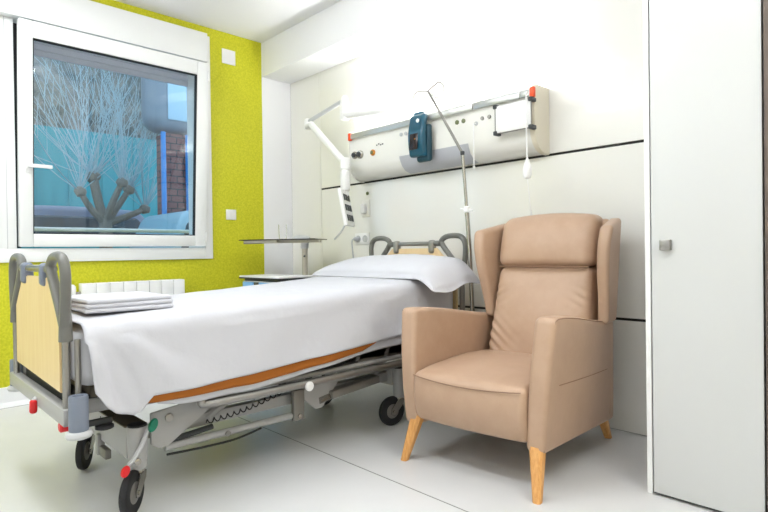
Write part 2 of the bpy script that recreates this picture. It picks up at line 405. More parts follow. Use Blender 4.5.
# wall fittings under console
t=thing('wall_switch_box','small white switch box on the back wall beneath the console','switch',(-3.2,YB,1.24))
B(-3.21,-3.12,YB-.006,YB-.0005,1.225,1.355,bev=.002).build('plate','console',t); B(-3.19,-3.15,YB-.04,YB-.006,1.25,1.325,bev=.006).build('body','wplastic',t)
tag(MB().lathe([(.013,0),(.013,.006),(.009,.010)],(-3.145,YB-.0005,1.405),'Y',16).build('wall_button','olive'),'small dark round button on the back wall above the switch box','button')
t=thing('double_socket','white double power socket on the back wall beside the headboard','socket',(-3.2,YB,1.05))
B(-3.29,-3.13,YB-.010,YB-.0005,1.01,1.10,bev=.003).build('plate','wplastic',t)
for x in (-3.25,-3.17): MB().lathe([(.027,0),(.027,.004),(.022,.004),(.022,.001)],(x,YB-.010,1.055),'Y',20).build('socket_ring','ltgrey',t)
t=thing('power_plug','grey plug and cable in the left half of the double socket','plug',(-3.25,2.82,1.05))
MB().lathe([(.018,0),(.018,.02),(.012,.04),(.006,.045)],(-3.25,YB-.0145,1.055),'Y',16).build('plug_body','lampgrey',t)
MB().tube(curve([(-3.25,2.80,1.055),(-3.255,2.785,1.03),(-3.258,2.80,.9),(-3.25,2.82,.6),(-3.2,2.82,.3),(-3.19,2.80,.02),(-3.15,2.75,.006)]),.005,8).build('cable','lampgrey',t)

# ---------------------------------------------------------------- articulated arm with terminal
ar=thing('swing_arm','white articulated swing arm mounted above the left end of the console','wall arm',(-2.8,YB,1.93))
MB().rbox(.16,.06,.16,.02,(6,4,6),None,Matrix.Translation((-2.74,2.827,1.955))).build('wall_mount','tvarm',ar)
MB().tube([(-2.74,2.81,1.955),(-2.76,2.70,1.95),(-3.09,2.60,1.965)],[.032,.036,.036],16).build('lower_arm','tvarm',ar)
MB().lathe([(.032,0),(.036,.01),(.036,.10),(.030,.14),(.022,.165),(.012,.178)],(-3.10,2.60,1.925)).build('pivot_hub','tvarm',ar)
MB().tube([(-3.10,2.60,2.072),(-3.56,2.60,1.99)],.016,12).build('upper_arm','ltgrey',ar)
MB().lathe([(.022,-.04),(.028,-.035),(.028,.03),(.02,.04)],(-3.555,2.60,1.975)).build('elbow','tvarm',ar)
MB().tube([(-3.55,2.58,1.955),(-3.49,2.58,1.96),(-3.10,2.58,1.62),(-3.08,2.58,1.59)],[.02,.026,.024,.028],12).build('spring_arm','tvarm',ar)
MB().lathe([(.03,-.20),(.036,-.19),(.036,-.06),(.032,-.055),(.032,-.045),(.038,-.04),(.038,.03),(.03,.04)],(-3.08,2.58,1.60)).build('drop_hub','tvarm',ar)
tv=thing('bedside_terminal','small white bedside terminal with black keys hanging from the swing arm','terminal',(-3.06,2.58,1.2),rz=0)
mt=Matrix.Translation((-3.055,2.585,1.262))@Matrix.Rotation(math.radians(52),4,'Z')@Matrix.Rotation(math.radians(8),4,'Y')
# slab normal is local -Y -> turned almost edge-on to the doorway
mt=Matrix.Translation((-3.055,2.565,1.272))@Matrix.Rotation(math.radians(126),4,'Z')@Matrix.Rotation(math.radians(-10),4,'X')
MB().rbox(.24,.03,.27,.01,(6,3,6),None,mt).build('case','tvarm',tv)
for i in range(3):
    for k in range(3):
        b=MB(); b.box(-.09+i*.065,-.045+i*.065,-.020,-.0155,-.10+k*.075,-.055+k*.075,bev=.001,mt=mt); b.build('key','dark',tv)
MB().tube([(-3.08,2.58,1.40),(-3.075,2.575,1.36)],.018,10).build('neck','tvarm',tv)
hs=MB().tube(curve([(-3.055,2.555,1.16),(-3.075,2.53,1.10),(-3.11,2.51,1.06),(-3.13,2.515,1.05),(-3.10,2.54,1.09)]),.006,8).build('handset_cord','ltgrey',tv)

# ---------------------------------------------------------------- wardrobe and brown panel
wd=thing('wardrobe','tall glossy white wardrobe at the right beside the armchair','wardrobe',(-.63,2.5,0))
B(-.832,-.812,2.205,YB-.001,.0,H-.002,bev=.0015).build('side_panel','wplastic',wd,smooth=0)
B(-.812,-.4405,2.25,YB-.001,.02,H-.002).build('body','wardrobe',wd,smooth=0)
dr=B(-.806,-.446,2.200,2.222,.012,H-.006,bev=.002).build('door','wardrobe',wd,smooth=0)
B(-.811,-.441,2.2225,2.249,.0,.06).build('plinth','groove',wd,smooth=0)
B(-.770,-.732,2.178,2.1995,.942,.982,bev=.003).build('knob','alu',dr)
struct(B(-.438,-.36,2.19,YB-.001,.0,H-.002).build('trim_3','wood_br',smooth=0))
struct(B(-.36,XR-.001,2.25,2.30,.0,H-.002).build('trim_4','white',smooth=0))

# ---------------------------------------------------------------- bedside cabinet + overbed table
bc=thing('bedside_cabinet','low bedside cabinet with white top and light blue drawers in the corner','cabinet',(-3.58,2.28,0))
B(-3.79,-3.285,2.14,2.43,.06,.745,bev=.004).build('body','wplastic',bc)
B(-3.815,-3.265,2.12,2.45,.772,.785,bev=.003).build('top','wplastic',bc)
B(-3.817,-3.263,2.118,2.452,.762,.7715,bev=.002).build('top_edge','rubber',bc)
B(-3.785,-3.29,2.15,2.425,.745,.762).build('top_gap','dark',bc,smooth=0)
for k in range(3):
    for (a,b) in ((-3.78,-3.63),(-3.55,-3.30)):
        d=B(a,b,2.128,2.1395,.535-.22*k,.738-.22*k,bev=.003).build('drawer','blue',bc)
    B(-3.625,-3.555,2.131,2.1395,.535-.22*k,.738-.22*k,bev=.003).build('drawer_grip','dark',bc)
for x in (-3.76,-3.32):
    for y in (2.17,2.40):
        MB().lathe([(.028,-.008),(.028,.008)],(x,y,.0285),'X',16).build('wheel','rubber',bc)
        B(x-.012,x+.012,y-.008,y+.008,.04,.0605).build('wheel_fork','dark',bc)
ob=thing('overbed_table','overbed table with thin dark top and pale metal column, behind the bedside cabinet','table',(-3.49,2.52,0))
ang=math.atan2(.40,.65); ctr=Vector((-3.62,2.405,0))
Rt=Matrix.Translation(ctr)@Matrix.Rotation(ang,4,'Z')
B(-.335,.285,-.11,.19,1.052,1.060,bev=.003,mt=Rt).build('table_top','tabletop',ob)
u=MB(); u.box(-.18,.30,-.02,.02,1.030,1.0515,mt=Rt); u.box(-.30,-.02,-.09,-.06,1.034,1.0515,mt=Rt); u.build('under_frame','beigem',ob)
u=MB(); u.box(-.34,-.18,-.02,.02,1.028,1.0515,mt=Rt); u.build('frame_grip','bedm',ob)
c=Rt@Vector((.155,.035,0))
MB().cyl((c.x,c.y,.08),(c.x,c.y,1.03),.023,seg=20).build('column','beigem',ob)
MB().lathe([(.03,0),(.032,.01),(.032,.045),(.024,.05)],(c.x,c.y,.985)).build('collar','ltgrey',ob)
MB().tube([(c.x,c.y,.93),(c.x+.05,c.y-.04,.925)],.008,8).build('height_lever','dark',ob)
u=MB(); u.tube([(c.x+.12,c.y-.07+.20,.06),(c.x,c.y+.0,.06),(c.x-.0,c.y+.25,.06)],.02,8); u=MB()
u.box(c.x-.25,c.x+.25,c.y-.025,c.y+.025,.05,.085,bev=.006); u.build('base_bar','beigem',ob)
for sx in (-.23,.23):
    MB().lathe([(.025,-.01),(.025,.01)],(c.x+sx,c.y,.0255),'Y',16).build('caster','rubber',ob)
# tumbler and lid on the table
g=Rt@Vector((-.03,.04,0))
MB().lathe([(.030,0),(.034,.115),(.031,.115),(.028,.006),(.001,.006)],(g.x,g.y,1.0605),seg=24).build('tumbler','cglass')
tag(bpy.data.objects['tumbler'],'clear glass tumbler on the overbed table','glass')
g=Rt@Vector((.13,.03,0))
tag(MB().lathe([(.072,0),(.070,.010),(.055,.022),(.03,.030),(.002,.033)],(g.x,g.y,1.0605),seg=28).build('plate_cover','ltgrey'),'low domed grey lid on the overbed table','lid')

# ---------------------------------------------------------------- hospital bed
bed=thing('hospital_bed','grey metal hospital bed on casters with light wood end boards','bed',(-2.46,1.5,0))
def endboard(Y,dz,nm,sg):
    z=lambda a:a+dz
    poly=[(-2.80,z(.50)),(-2.80,z(.745)),(-2.66,z(.875)),(-2.26,z(.875)),(-2.105,z(.72)),(-2.105,z(.485))]
    bo=MB().prism(poly,Y-.009,Y+.009,'Y',bev=.003).build(nm,'board',bed)
    for X in (-2.855,-2.062):
        p=MB(); p.cyl((X,Y,.43),(X,Y,z(.76)),.0125,seg=16); p.build('post','alu',bed)
        p=MB(); p.cyl((X+.012,Y+sg*.032,.43),(X+.012,Y+sg*.032,z(.67)),.010,seg=14); p.build('inner_post','alu',bed)
    for s,X in ((-1,-2.855),(1,-2.062)):
        # D-shaped handle
        path=[(X,z(.70)),(X+s*.012,z(.76)),(X+s*.022,z(.84)),(X+s*.020,z(.90)),(X-s*.005,z(.938)),(X-s*.055,z(.95)),(X-s*.125,z(.945)),(X-s*.165,z(.92)),(X-s*.150,z(.885)),(X-s*.10,z(.83)),(X-s*.045,z(.77)),(X-s*.005,z(.72))]
        h=MB().tube(curve([(a,Y-sg*.003,b) for a,b in path],6),.0170,14)
        h.cyl((X,Y,z(.665)),(X,Y,z(.755)),.022,.019,seg=16)
        h.cyl((X-s*.165,Y,z(.905)),(X-s*.235,Y,z(.905)),.019,.017,seg=14)
        h.build('grab_handle','hgrey',bed)
    MB().cyl((-2.63,Y,z(.905)),(-2.29,Y,z(.905)),.0135,seg=14).build('cross_tube','alu',bed)
    for X in (-2.615,-2.30):
        c=MB(); c.rbox(.045,.045,.085,.016,(6,6,8),None,Matrix.Translation((X,Y-.002,z(.885)))); c.build('hinge_clip','bumper' if sg>0 else 'alu',bed)
    return bo
endboard(.50,0,'footboard',1)
endboard(2.64,.095,'headboard',-1)
# mattress frame
B(-2.905,-2.035,.482,.518,.385,.442,bev=.005).build('foot_rail','bedw',bed)
B(-2.86,-2.08,.53,.60,.425,.47,bev=.004).build('foot_bracket','bedd',bed)
d=MB()
for k in range(3): d.lathe([(.007,0),(.007,.003)],(-2.60+k*.07,.471,.455),'Y',10)
B(-2.905,-2.035,2.612,2.668,.42,.50,bev=.006).build('head_rail','bedw',bed)
for X,s in ((-2.095,1),(-2.845,-1)):
    B(X-.02,X+.02,.53,2.61,.405,.455,bev=.005).build('frame_rail','bedw',bed)
B(-2.83,-2.115,.60,2.58,.455,.495,bev=.006).build('mattress_platform','bedd',bed)
B(-2.86,-2.075,.575,1.10,.456,.498,bev=.01).build('foot_section','brown',bed)
# corner bumpers
for X,Y,s in ((-2.005,.52,1),(-2.925,.515,-1),(-2.00,2.70,1),(-2.92,2.70,-1)):
    b=MB().lathe([(.024,.0),(.029,.0),(.030,.008),(.030,.112),(.028,.118),(.017,.118),(.015,.10)],(X,Y,.372)).build('corner_bumper','bumper',bed)
    MB().lathe([(.024,.0),(.038,.005),(.042,.014),(.038,.023),(.031,.027)],(X,Y,.348)).build('bumper_dish','ltgrey',b)
    B(min(X,X-s*.06),max(X,X-s*.06),Y-.012,Y+.012,.40,.43).build('bumper_arm','bedd',b)
MB().lathe([(.020,0),(.030,.004),(.030,.014),(.022,.020)],(-2.06,.615,.345)).build('stop_knob','rubber',bed)
B(-2.07,-2.05,.53,.64,.365,.385,bev=.003).build('stop_arm','bedd',bed)
# chassis
B(-2.76,-2.145,.715,.785,.19,.305,bev=.004).build('foot_crossbeam','bedw',bed)
B(-2.75,-2.15,.71,.79,.3055,.312,bev=.002).build('beam_cover','brown',bed)
B(-2.76,-2.145,2.11,2.18,.215,.305,bev=.004).build('head_crossbeam','bedw',bed)
B(-2.44,-2.435,.7125,.7145,.24,.29).build('beam_slot','groove',bed,smooth=0)
for X in (-2.20,-2.70): B(X-.022,X+.022,.785,2.11,.235,.285,bev=.004).build('chassis_beam','bedw',bed)
for X in (-2.13,-2.74):
    for Y in (.75,2.15):
        p=MB().lathe([(.030,.152),(.033,.16),(.037,.306),(.035,.31)],(X,Y,0)).build('caster_post','bedw',bed)
        MB().lathe([(.034,.3105),(.034,.3165),(.028,.318)],(X,Y,0)).build('post_cap','rubber',p)
# casters
def caster(X,Y,a,R=.080):
    ca=math.cos(a); sa=math.sin(a)
    mt=Matrix.Translation((X,Y,0))@Matrix.Rotation(a,4,'Z')
    m=MB(); m.lathe([(.026,.138),(.026,.151),(.018,.1518)],(X,Y,0)); 
    b=MB()
    for s in (-1,1):
        b.prism([(-.015,.140),(.028,.140),(.066,.095),(.068,.068),(.044,.062),(-.010,.115)],s*.024-.0025,s*.024+.0025,'Y')
    b.box(-.015,.028,-.026,.026,.134,.142)
    b.v=[mt@v for v in b.v]
    m.add(b.v,b.f)
    r=m.build('caster_fork','steel',bed)
    w=MB(); w.lathe([(.045,-.012),(R-.012,-.015),(R-.003,-.012),(R,-.004),(R,.004),(R-.003,.012),(R-.012,.015),(.045,.012)],(.052,0,R),'Y',32,mt=mt); w.build('tyre','rubber',r)
    w=MB(); w.lathe([(.008,-.017),(.03,-.014),(.044,-.011),(.047,-.010),(.047,.010),(.044,.011),(.03,.014),(.008,.017)],(.052,0,R),'Y',24,mt=mt); w.build('wheel_hub','bedm',r)
    w=MB(); w.cyl(mt@Vector((.052,-.030,R)),mt@Vector((.052,.030,R)),.008); w.build('axle','steel',r)
caster(-2.13,.75,math.radians(-44)); caster(-2.74,.75,math.radians(-34)); caster(-2.13,2.15,math.radians(-100)); caster(-2.74,2.15,math.radians(-80))
# brake pedal lever
pl=MB().tube([(-2.075,.675,.175),(-2.075,.715,.205),(-2.075,.745,.25),(-2.075,.775,.315)],[.009,.011,.012,.010],10,flat=.6).build('brake_lever','ltgrey',bed)
def ell(c,a,b_,t,tilt,m,nm):
    mt=Matrix.Translation(c)@Matrix.Rotation(tilt,4,'X')
    q=MB(); q.lathe([(.9,-t),(1,-t*.5),(1,t*.5),(.9,t)],(0,0,0),'X',24)
    q.v=[mt@Vector((v.x,v.y*a,v.z*b_)) for v in q.v]; return q.build(nm,m,pl)
ell((-2.055,.680,.178),.014,.021,.008,math.radians(-25),'red','red_pedal')
ell((-2.055,.780,.322),.015,.026,.009,math.radians(-25),'greenp','green_pedal')
MB().lathe([(.012,0),(.012,.012),(.007,.014)],(-2.095,.735,.19),'X',16).build('pivot_bolt','steel',pl)
# bracket below crossbeam
B(-2.47,-2.44,.70,.73,.13,.215,bev=.004).build('stirrup','bedw',bed); B(-2.44,-2.36,.705,.73,.13,.17,bev=.006).build('stirrup','bedm',bed)
# red release handles
MB().rbox(.026,.026,.055,.011,(5,5,6),None,Matrix.Translation((-2.41,.472,.385))@Matrix.Rotation(.25,4,'Y')).build('red_release_handle','red',bed)
MB().cyl((-2.41,.472,.405),(-2.41,.484,.415),.010).build('release_stem','ltgrey',bed)
MB().lathe([(.017,-.012),(.019,-.006),(.019,.014),(.014,.018)],(-2.09,.50,.375),'Y',16).build('red_release_knob','red',bed)
MB().lathe([(.013,-.035),(.015,-.012)],(-2.09,.505,.375),'Y',16).build('release_collar','ltgrey',bed)
# lift link plates and linkage (both sides)
for s,X in ((1,-2.135),(-1,-2.77)):
    MB().prism([(.80,.225),(.83,.205),(.865,.205),(1.04,.315),(1.04,.385),(.90,.355),(.80,.345)],X-.006,X+.006,'X',bev=.002).build('lift_plate','bedw',bed)
    MB().lathe([(.016,0),(.016,.008),(.010,.010)],(X+s*.006,.87,.315),'X',18).build('plate_bolt','alu',bed)
    MB().prism([(1.46,.30),(1.74,.33),(1.62,.20),(1.58,.20)],X-.005,X+.005,'X',bev=.002).build('lift_bracket','bedw',bed)
    B(X-.012,X+.012,1.45,1.51,.17,.31,bev=.003).build('link_block','bedm',bed)
    MB().lathe([(.010,0),(.010,.008)],(X+s*.012,1.48,.19),'X',12).build('link_bolt','steel',bed)
    # lift arms from chassis to platform
    MB().tube([(X-s*.06,1.05,.26),(X-s*.06,1.35,.44)],.022,10).build('lift_arm','bedw',bed)
    MB().tube([(X-s*.06,1.98,.26),(X-s*.06,2.2,.44)],.022,10).build('lift_arm','bedw',bed)
MB().tube([(-2.15,.86,.195),(-2.15,1.50,.192)],.016,12).build('push_rod','bedw',bed)
MB().tube([(-2.15,.84,.215),(-2.15,.98,.225),(-2.15,1.06,.232)],.012,10).build('rod_sleeve','bedd',bed)
MB().tube(curve([(-2.13,.86,.172),(-2.125,1.0,.165),(-2.125,1.15,.162),(-2.13,1.28,.178)]),.005,8).build('black_cable','rubber',bed)
MB().cyl((-2.133,1.12,.192),(-2.125,1.12,.192),.012).build('rod_bolt','bedm',bed)
hx=[]
for i in range(150):
    t=i/149; y=1.02+.36*t; z=.262+.055*t-.012*math.sin(PI*t); a=i*2*PI/12.5
    hx.append((-2.13+.007*math.cos(a),y,z+.009*math.sin(a)))
MB().tube(hx,.0028,6).build('coiled_cable','rubber',bed)
# folded side guard (right and left)
for s,X in ((1,-2.03),(-1,-2.93)):
    g=MB().tube(curve([(X,.955,.40),(X,.958,.378),(X,.985,.366),(X,1.2,.362),(X,1.8,.362),(X,2.25,.362),(X,2.30,.366),(X,2.335,.385)],5),.0185,12).build('side_guard_rail','alu',bed)
    g2=MB().tube([(X-s*.03,.95,.385),(X-s*.03,2.34,.392)],.012,8).build('side_guard_bar','bedw',bed)
    MB().lathe([(.020,0),(.022,.010),(.015,.016)],(X+s*.016,1.455,.352),'X',18).build('guard_knob','wplastic',bed)
    MB().tube([(X-s*.02,1.45,.368),(X-s*.02,1.20,.338)],.009,8).build('guard_latch','bedw',bed)
for y0,y1,m in ((1.12,1.20,'bedw'),(1.22,1.78,'bedd'),(1.80,1.98,'bedm'),(2.0,2.2,'bedm')):
    MB().prism([(y0,.385),(y1,.392),(y1+.03,.45),(y0+.03,.45)],-2.105,-2.075,'X').build('guard_panel',m,bed)
B(-2.16,-2.10,1.66,1.98,.245,.285,bev=.008,mt=Matrix.Translation((0,1.8,.265))@Matrix.Rotation(math.radians(5),4,'X')@Matrix.Translation((0,-1.8,-.265))).build('actuator','bedm',bed)
MB().tube([(-2.13,1.60,.235),(-2.13,1.70,.25)],.016,10).build('actuator_rod','steel',bed)
for X in (-2.03,-2.93):
    MB().tube([(X,2.0,.362),(X+.0,2.05,.20 if 0 else .362)],.019,8)
MB().box(-2.12,-2.04,2.30,2.36,.30,.45,bev=.01).build('guard_hinge','bedm',bed)

# ---------------------------------------------------------------- mattress and bedding
ZT=[(.5,.697),(.75,.707),(1.3,.727),(1.7,.745),(2.4,.79),(2.6,.80)]
def mfn(u,v,w,co):
    y=co.y+1.535; zt=interp(ZT,y); t=(co.z+.115)/.23
    zz=lerp(.500,zt-.004,t)
    return Vector((co.x-2.458,y,zz))
MB().rbox(.845,2.01,.23,.05,(20,40,10),mfn).build('mattress','sheet2')
tag(bpy.data.objects['mattress'],'white covered mattress lying on the hospital bed','mattress')
def nz(x,y,z): return noise.noise(Vector((x,y,z)))
def drape(name,m,ylo,yhi,botR,botL,off,ny,label,cat,fold=1.0,th=.003,topfull=True,yend=None):
    """sheet over the mattress: cross-section from left hem over the top to the right hem"""
    xr=-2.035+off; xl=-2.882-off; rad=.055
    rows=[]
    for j in range(ny+1):
        y=lerp(ylo,yhi,j/ny); zt=interp(ZT,y)+off*.9
        pts=[]
        zbR=interp(botR,y); zbL=interp(botL,y)
        nh=20
        if topfull:
            for k in range(nh): pts.append((xl,lerp(zbL,zt-rad,k/nh),'L',1-k/nh))
            for k in range(7):
                a=PI-PI/2*k/6; pts.append((xl+rad+rad*math.cos(a),zt-rad+rad*math.sin(a),'T',0))
            for k in range(1,30): pts.append((lerp(xl+rad,xr-rad,k/30),zt,'T',0))
        for k in range(7):
            a=PI/2-PI/2*k/6; pts.append((xr-rad+rad*math.cos(a),zt-rad+rad*math.sin(a),'T',0))
        for k in range(1,nh+1): pts.append((xr,lerp(zt-rad,zbR,k/nh),'R',k/nh))
        row=[]
        for (x,z,side,h) in pts:
            yy=y
            if side=='T':
                z+=fold*(.004*nz(x*3,y*3,1)+.002*nz(x*9,y*8,2))
                # soft crown
                z+=.006*math.sin(PI*max(0,min(1,(x-xl)/(xr-xl))))
            else:
                s=1 if side=='R' else -1
                d=zt-z; h=min(1.1,d/.29); ef=1.0; YL=.56
                amp=h*ef
                f=.020*h*.7
                # radiating folds from the foot corner
                ang=math.atan2(y-(YL-.03),d+.10)
                dist=math.hypot(y-ylo,d)
                env=math.exp(-((y-YL)/.33)**2)
                f+=env*.024*math.sin(ang*10.0+.6)*min(1,d/.10)+env*.006*math.sin(ang*23+2)*min(1,d/.08)
                if side=='R': yy=y+.03*h*math.exp(-((y-YL)/.06)**2)*(1 if ylo<.6 else 0)
                f+=amp*(.016*nz(y*2.2,z*1.2,5)+.007*nz(y*6,z*3,7))
                f+=.004*nz(y*7+z*5,z*7-y*3,9)*min(1,d/.05)
                # gentle diagonal creases towards the head
                f+=.008*math.sin(13*(y*.8+d*1.1)+2*nz(y*2,z*2,3))*sstep(.9,1.6,y)*h
                if y>2.2: f-= .01*h*0
                x+=s*max(f,.0)
            if yend and side=='R': yy=y+ yend(d if side!='T' else 0,y)
            row.append(Vector((x,yy,z)))
        rows.append(row)
    n=len(rows[0]); v=[p for r in rows for p in r]; f=[]
    for j in range(ny):
        for k in range(n-1): f.append((j*n+k,j*n+k+1,(j+1)*n+k+1,(j+1)*n+k))
    mb=MB(); mb.add(v,f); o=mb.build(name,m,smooth=180)
    md=o.modifiers.new('solid','SOLIDIFY'); md.thickness=th; md.offset=0
    return tag(o,label,cat)
topR=[(.54,.50),(.575,.435),(.62,.41),(.70,.385),(.73,.395),(.76,.445),(.94,.446),(1.15,.455),(1.43,.475),(1.86,.50),(2.1,.52),(2.3,.54),(2.45,.56),(2.5,.60)]
drape('bed_sheet','sheet',.545,2.47,topR,[(.5,.50),(2.5,.52)],.021,150,'large white top sheet draped over the bed, hanging down the near side','sheet',1.0)
orR=[(.72,.418),(.94,.414),(1.17,.412),(1.47,.438),(1.78,.466),(1.86,.49),(1.90,.505)]
drape('blanket','orange',.745,1.88,orR,[(.5,.50),(2.5,.52)],.012,70,'orange blanket whose edge shows beneath the white top sheet','blanket',.5,th=.003)
unR=[(.78,.41),(.85,.394),(.94,.388),(1.17,.386),(1.47,.418),(1.78,.448),(2.1,.47),(2.4,.50)]
drape('under_sheet','sheet2',.78,2.44,unR,[(.5,.50),(2.5,.52)],.004,80,'white under sheet whose hem hangs below the orange blanket','sheet',.3,th=.002)
# folded linen near the footboard
fl=thing('folded_linen','neatly folded pile of white linen on the foot of the bed','linen',(-2.43,.78,.75))
for k in range(3):
    def ff(u,v,w,co,k=k):
        co.z+= .002*nz(co.x*9,co.y*9,k)
        if w<0: co.z-=.0
        return co
    MB().rbox(.38-.006*k,.325-.004*k,.0165,.008,(16,14,4),ff,Matrix.Translation((-2.375,.765-.003*k,.7470+.0168*k))@Matrix.Rotation(math.radians(-3+1.5*k),4,'Z')).build('folded_sheet','sheet',fl)
# pillow
def pil(u,v,w,co):
    a=abs(u); b=abs(v)
    th=(1-a**3.2)*(1-b**2.6)
    x=co.x; y=co.y
    z=co.z*0+ (w*.5)*0
    top=.092*max(th,0)**.5
    zb=interp(ZT,y+2.36)
    s=(w+1)/2
    z=lerp(0,top,s)+.004+.008*s
    z+=s*(.008*nz(x*4,y*4,3)+.004*nz(x*11,y*9,8))*min(1,th*2)
    # open pillowcase end droops over the near side
    X=x-2.40
    base=zb+.022
    if X>-1.98:
        t=(X+1.98); base-= 2.2*t*t+ .45*t ; z*=max(.25,1-1.2*t); 
        z+= .012*math.sin(y*22)*min(1,t*8)
    # rise of the back half against the headboard
    base+=.022*sstep(-.2,.18,y)
    return Vector((X,y+2.360,base+z))
MB().rbox(1.06,.42,.10,.02,(60,30,6),pil).build('pillow','sheet',smooth=180)
tag(bpy.data.objects['pillow'],'plump white pillow at the head of the bed with loose case end','pillow')

# ---------------------------------------------------------------- IV pole
iv=thing('iv_pole','thin steel drip pole with two loop hooks at the bed head','iv pole',(-1.985,2.60,.42))
MB().tube([(-1.955,2.60,.42),(-1.975,2.60,.95),(-1.993,2.60,1.19)],.013,14).build('lower_pole','steel',iv)
MB().tube([(-1.993,2.60,1.19),(-2.02,2.60,1.53)],.0095,12).build('middle_pole','steel',iv)
MB().tube([(-2.02,2.60,1.53),(-2.285,2.60,1.955)],.0085,12).build('upper_pole','poleg',iv)
MB().lathe([(.012,-.02),(.019,-.015),(.019,.012),(.012,.018)],(-1.993,2.60,1.195)).build('clamp_collar','wplastic',iv)
MB().tube([(-2.04,2.60,1.20),(-1.95,2.60,1.185)],.006,8).build('clamp_knob','wplastic',iv)
MB().lathe([(.010,-.012),(.013,-.008),(.013,.008),(.010,.012)],(-2.02,2.60,1.53)).build('joint_collar','dark',iv)
for s,cx in ((-1,-2.365),(1,-2.205)):
    c=Vector((cx,2.60,1.925 if s<0 else 1.945)); pts=[(-2.287,2.60,1.955)]
    a0=PI*.5
    for i in range(17):
        a=a0+ (-s)*(i/16)*PI*1.55
        pts.append(c+Vector((.048*math.cos(a),0,.040*math.sin(a)*1.15)))
    MB().tube(curve(pts,3),.0048,8).build('hook','poleg',iv)
B(-2.03,-1.93,2.585,2.635,.40,.43,bev=.004).build('pole_socket','bedd',iv)

# ---------------------------------------------------------------- armchair
ch=thing('armchair','tan leather winged armchair with wooden legs between bed and wardrobe','armchair',(-1.46,2.25,0),rz=math.radians(5))
L=dict(local=True)
for s in (-1,1):
    def armf(u,v,w,co,s=s):
        y=co.y; z=co.z   # y -.40..+.40, z -.25..+.25
        t=(z+.25)/.5
        ty=(y+.40)/.8
        zt=lerp(.688,.605,sstep(.0,1,ty)); zb=lerp(.163,.115,ty)
        if t>1: t=1
        Z=lerp(zb,zt,t)
        # front edge leans back towards the top, bulging slightly
        yf=-.408+.030*t-.018*math.sin(PI*t)
        Y=lerp(yf,.395+.01*t,ty)
        xin=lerp(lerp(.262,.292,t),.262,ty); xout=lerp(lerp(.340,.382,t),.335,ty**1.5)
        xt=(co.x+.05)/.10
        X=lerp(xin,xout,xt)
        X+= .008*math.sin(PI*t)*math.sin(PI*ty)*(1 if xt>.5 else 0)
        return Vector((s*X,Y,Z))
    o=MB().rbox(.10,.80,.50,.024,(12,34,26),armf).build('armrest','leather',ch,**L,smooth=60)
    # seams
    p=[]
    for i in range(25):
        t=i/24*.955+.02
        zt=.688; Z=lerp(.163,zt,t); xo=lerp(.340,.382,t)
        p.append((s*(xo+.001-.006),-.408+.030*t-.018*math.sin(PI*t)+.012,Z))
    for i in range(1,20):
        ty=i/20; p.append((s*(lerp(.382,.335,ty**1.5)-.006),lerp(-.378,.40,ty),lerp(.688,.605,sstep(0,1,ty))-.0055))
    MB().tube(p,.0019,6).build('piping','seam',o,**L)
    if s==1:
        p=[]
        for i in range(20):
            ty=.12+i/19*.72; t=.47-.0*ty
            Z=lerp(.425,.375,ty); t=(Z-lerp(.163,.115,ty))/(lerp(.688,.605,sstep(0,1,ty))-lerp(.163,.115,ty))
            X=lerp(lerp(.340,.382,t),.335,ty**1.5)+.008*math.sin(PI*t)*math.sin(PI*ty)
            p.append((X+.0005,lerp(-.41,.40,ty),Z))
        MB().tube(p,.0016,6).build('side_seam','seam',o,**L)
# seat
def seatf(u,v,w,co):
    t=(co.z+.12)/.24; ty=(co.y+.29)/.58
    zt=.405+.045*math.sin(PI*min(1,max(0,ty))*.75+.15)*(1-.35*(co.x/.275)**2)+.004*nz(co.x*8,co.y*8,2)
    zb=.19+ .03*0 - .0*ty
    Z=lerp(zb,zt,t)
    yf=-.425-.022*math.sin(PI*t)+.02*(1-t)
    yf-= .018*(1-(co.x/.275)**2)
    Y=lerp(yf,.20,ty)
    return Vector((co.x,Y,Z))
o=MB().rbox(.548,.58,.24,.028,(26,26,12),seatf).build('seat','leather',ch,**L,smooth=60)
p=[]
for i in range(31):
    x=-.262+.524*i/30
    p.append((x,-.437-.018*(1-(x/.275)**2)+.0,.398-.014*(1-(x/.262)**2)))
MB().tube(p,.0024,6).build('seat_piping','seam',o,**L)
B(-.25,.25,-.30,.34,.185,.23,bev=.01).build('base_frame','seam',ch,**L)
# lower back cushion
def backf(u,v,w,co):
    t=(co.z+.23)/.46; xx=co.x/.255
    yb=lerp(.115,.245,t); Z=lerp(.385,.862,t)
    bulge=.030*math.sin(PI*min(1,max(0,t)))*(1-xx*xx*.8)
    front=co.y<0
    Y=yb+co.y+.07-(bulge if front else 0)
    if front:
        wr=0
        # gathered creases in the lower corners
        for sx in (-1,1):
            dx=abs(co.x-sx*.255); e=math.exp(-(dx/.10)**2)*math.exp(-((t-.22)/.22)**2)
            wr+=e*.008*math.sin((t*1.0+dx*1.6)*60)
            e2=math.exp(-(dx/.08)**2)*math.exp(-((t-.72)/.12)**2)
            wr+=e2*.005*math.sin((t-dx*1.2)*70)
        Y+=wr+.004*nz(co.x*7,Z*7,4)
    hw=lerp(.262,.245,t)/.255
    return Vector((co.x*hw,Y,Z))
MB().rbox(.51,.14,.46,.035,(40,6,60),backf,Matrix.Translation((.04,0,0))).build('back_cushion','leather',ch,**L,smooth=60)
def headf(u,v,w,co):
    t=(co.z+.135)/.27; xx=co.x/.25
    Z=lerp(.866,1.118,t)+ .020*(1-xx*xx)*t
    yb=lerp(.225,.300,t)
    bulge=.028*math.sin(PI*min(1,max(0,t)))*(1-xx*xx*.6)
    Y=yb+co.y+.075-(bulge if co.y<0 else 0)
    if co.y<0: Y+=.003*nz(co.x*9,Z*9,6)+ .002*math.sin(co.x*90)*math.exp(-((t-.05)/.10)**2)
    return Vector((co.x*1.0,Y,Z))
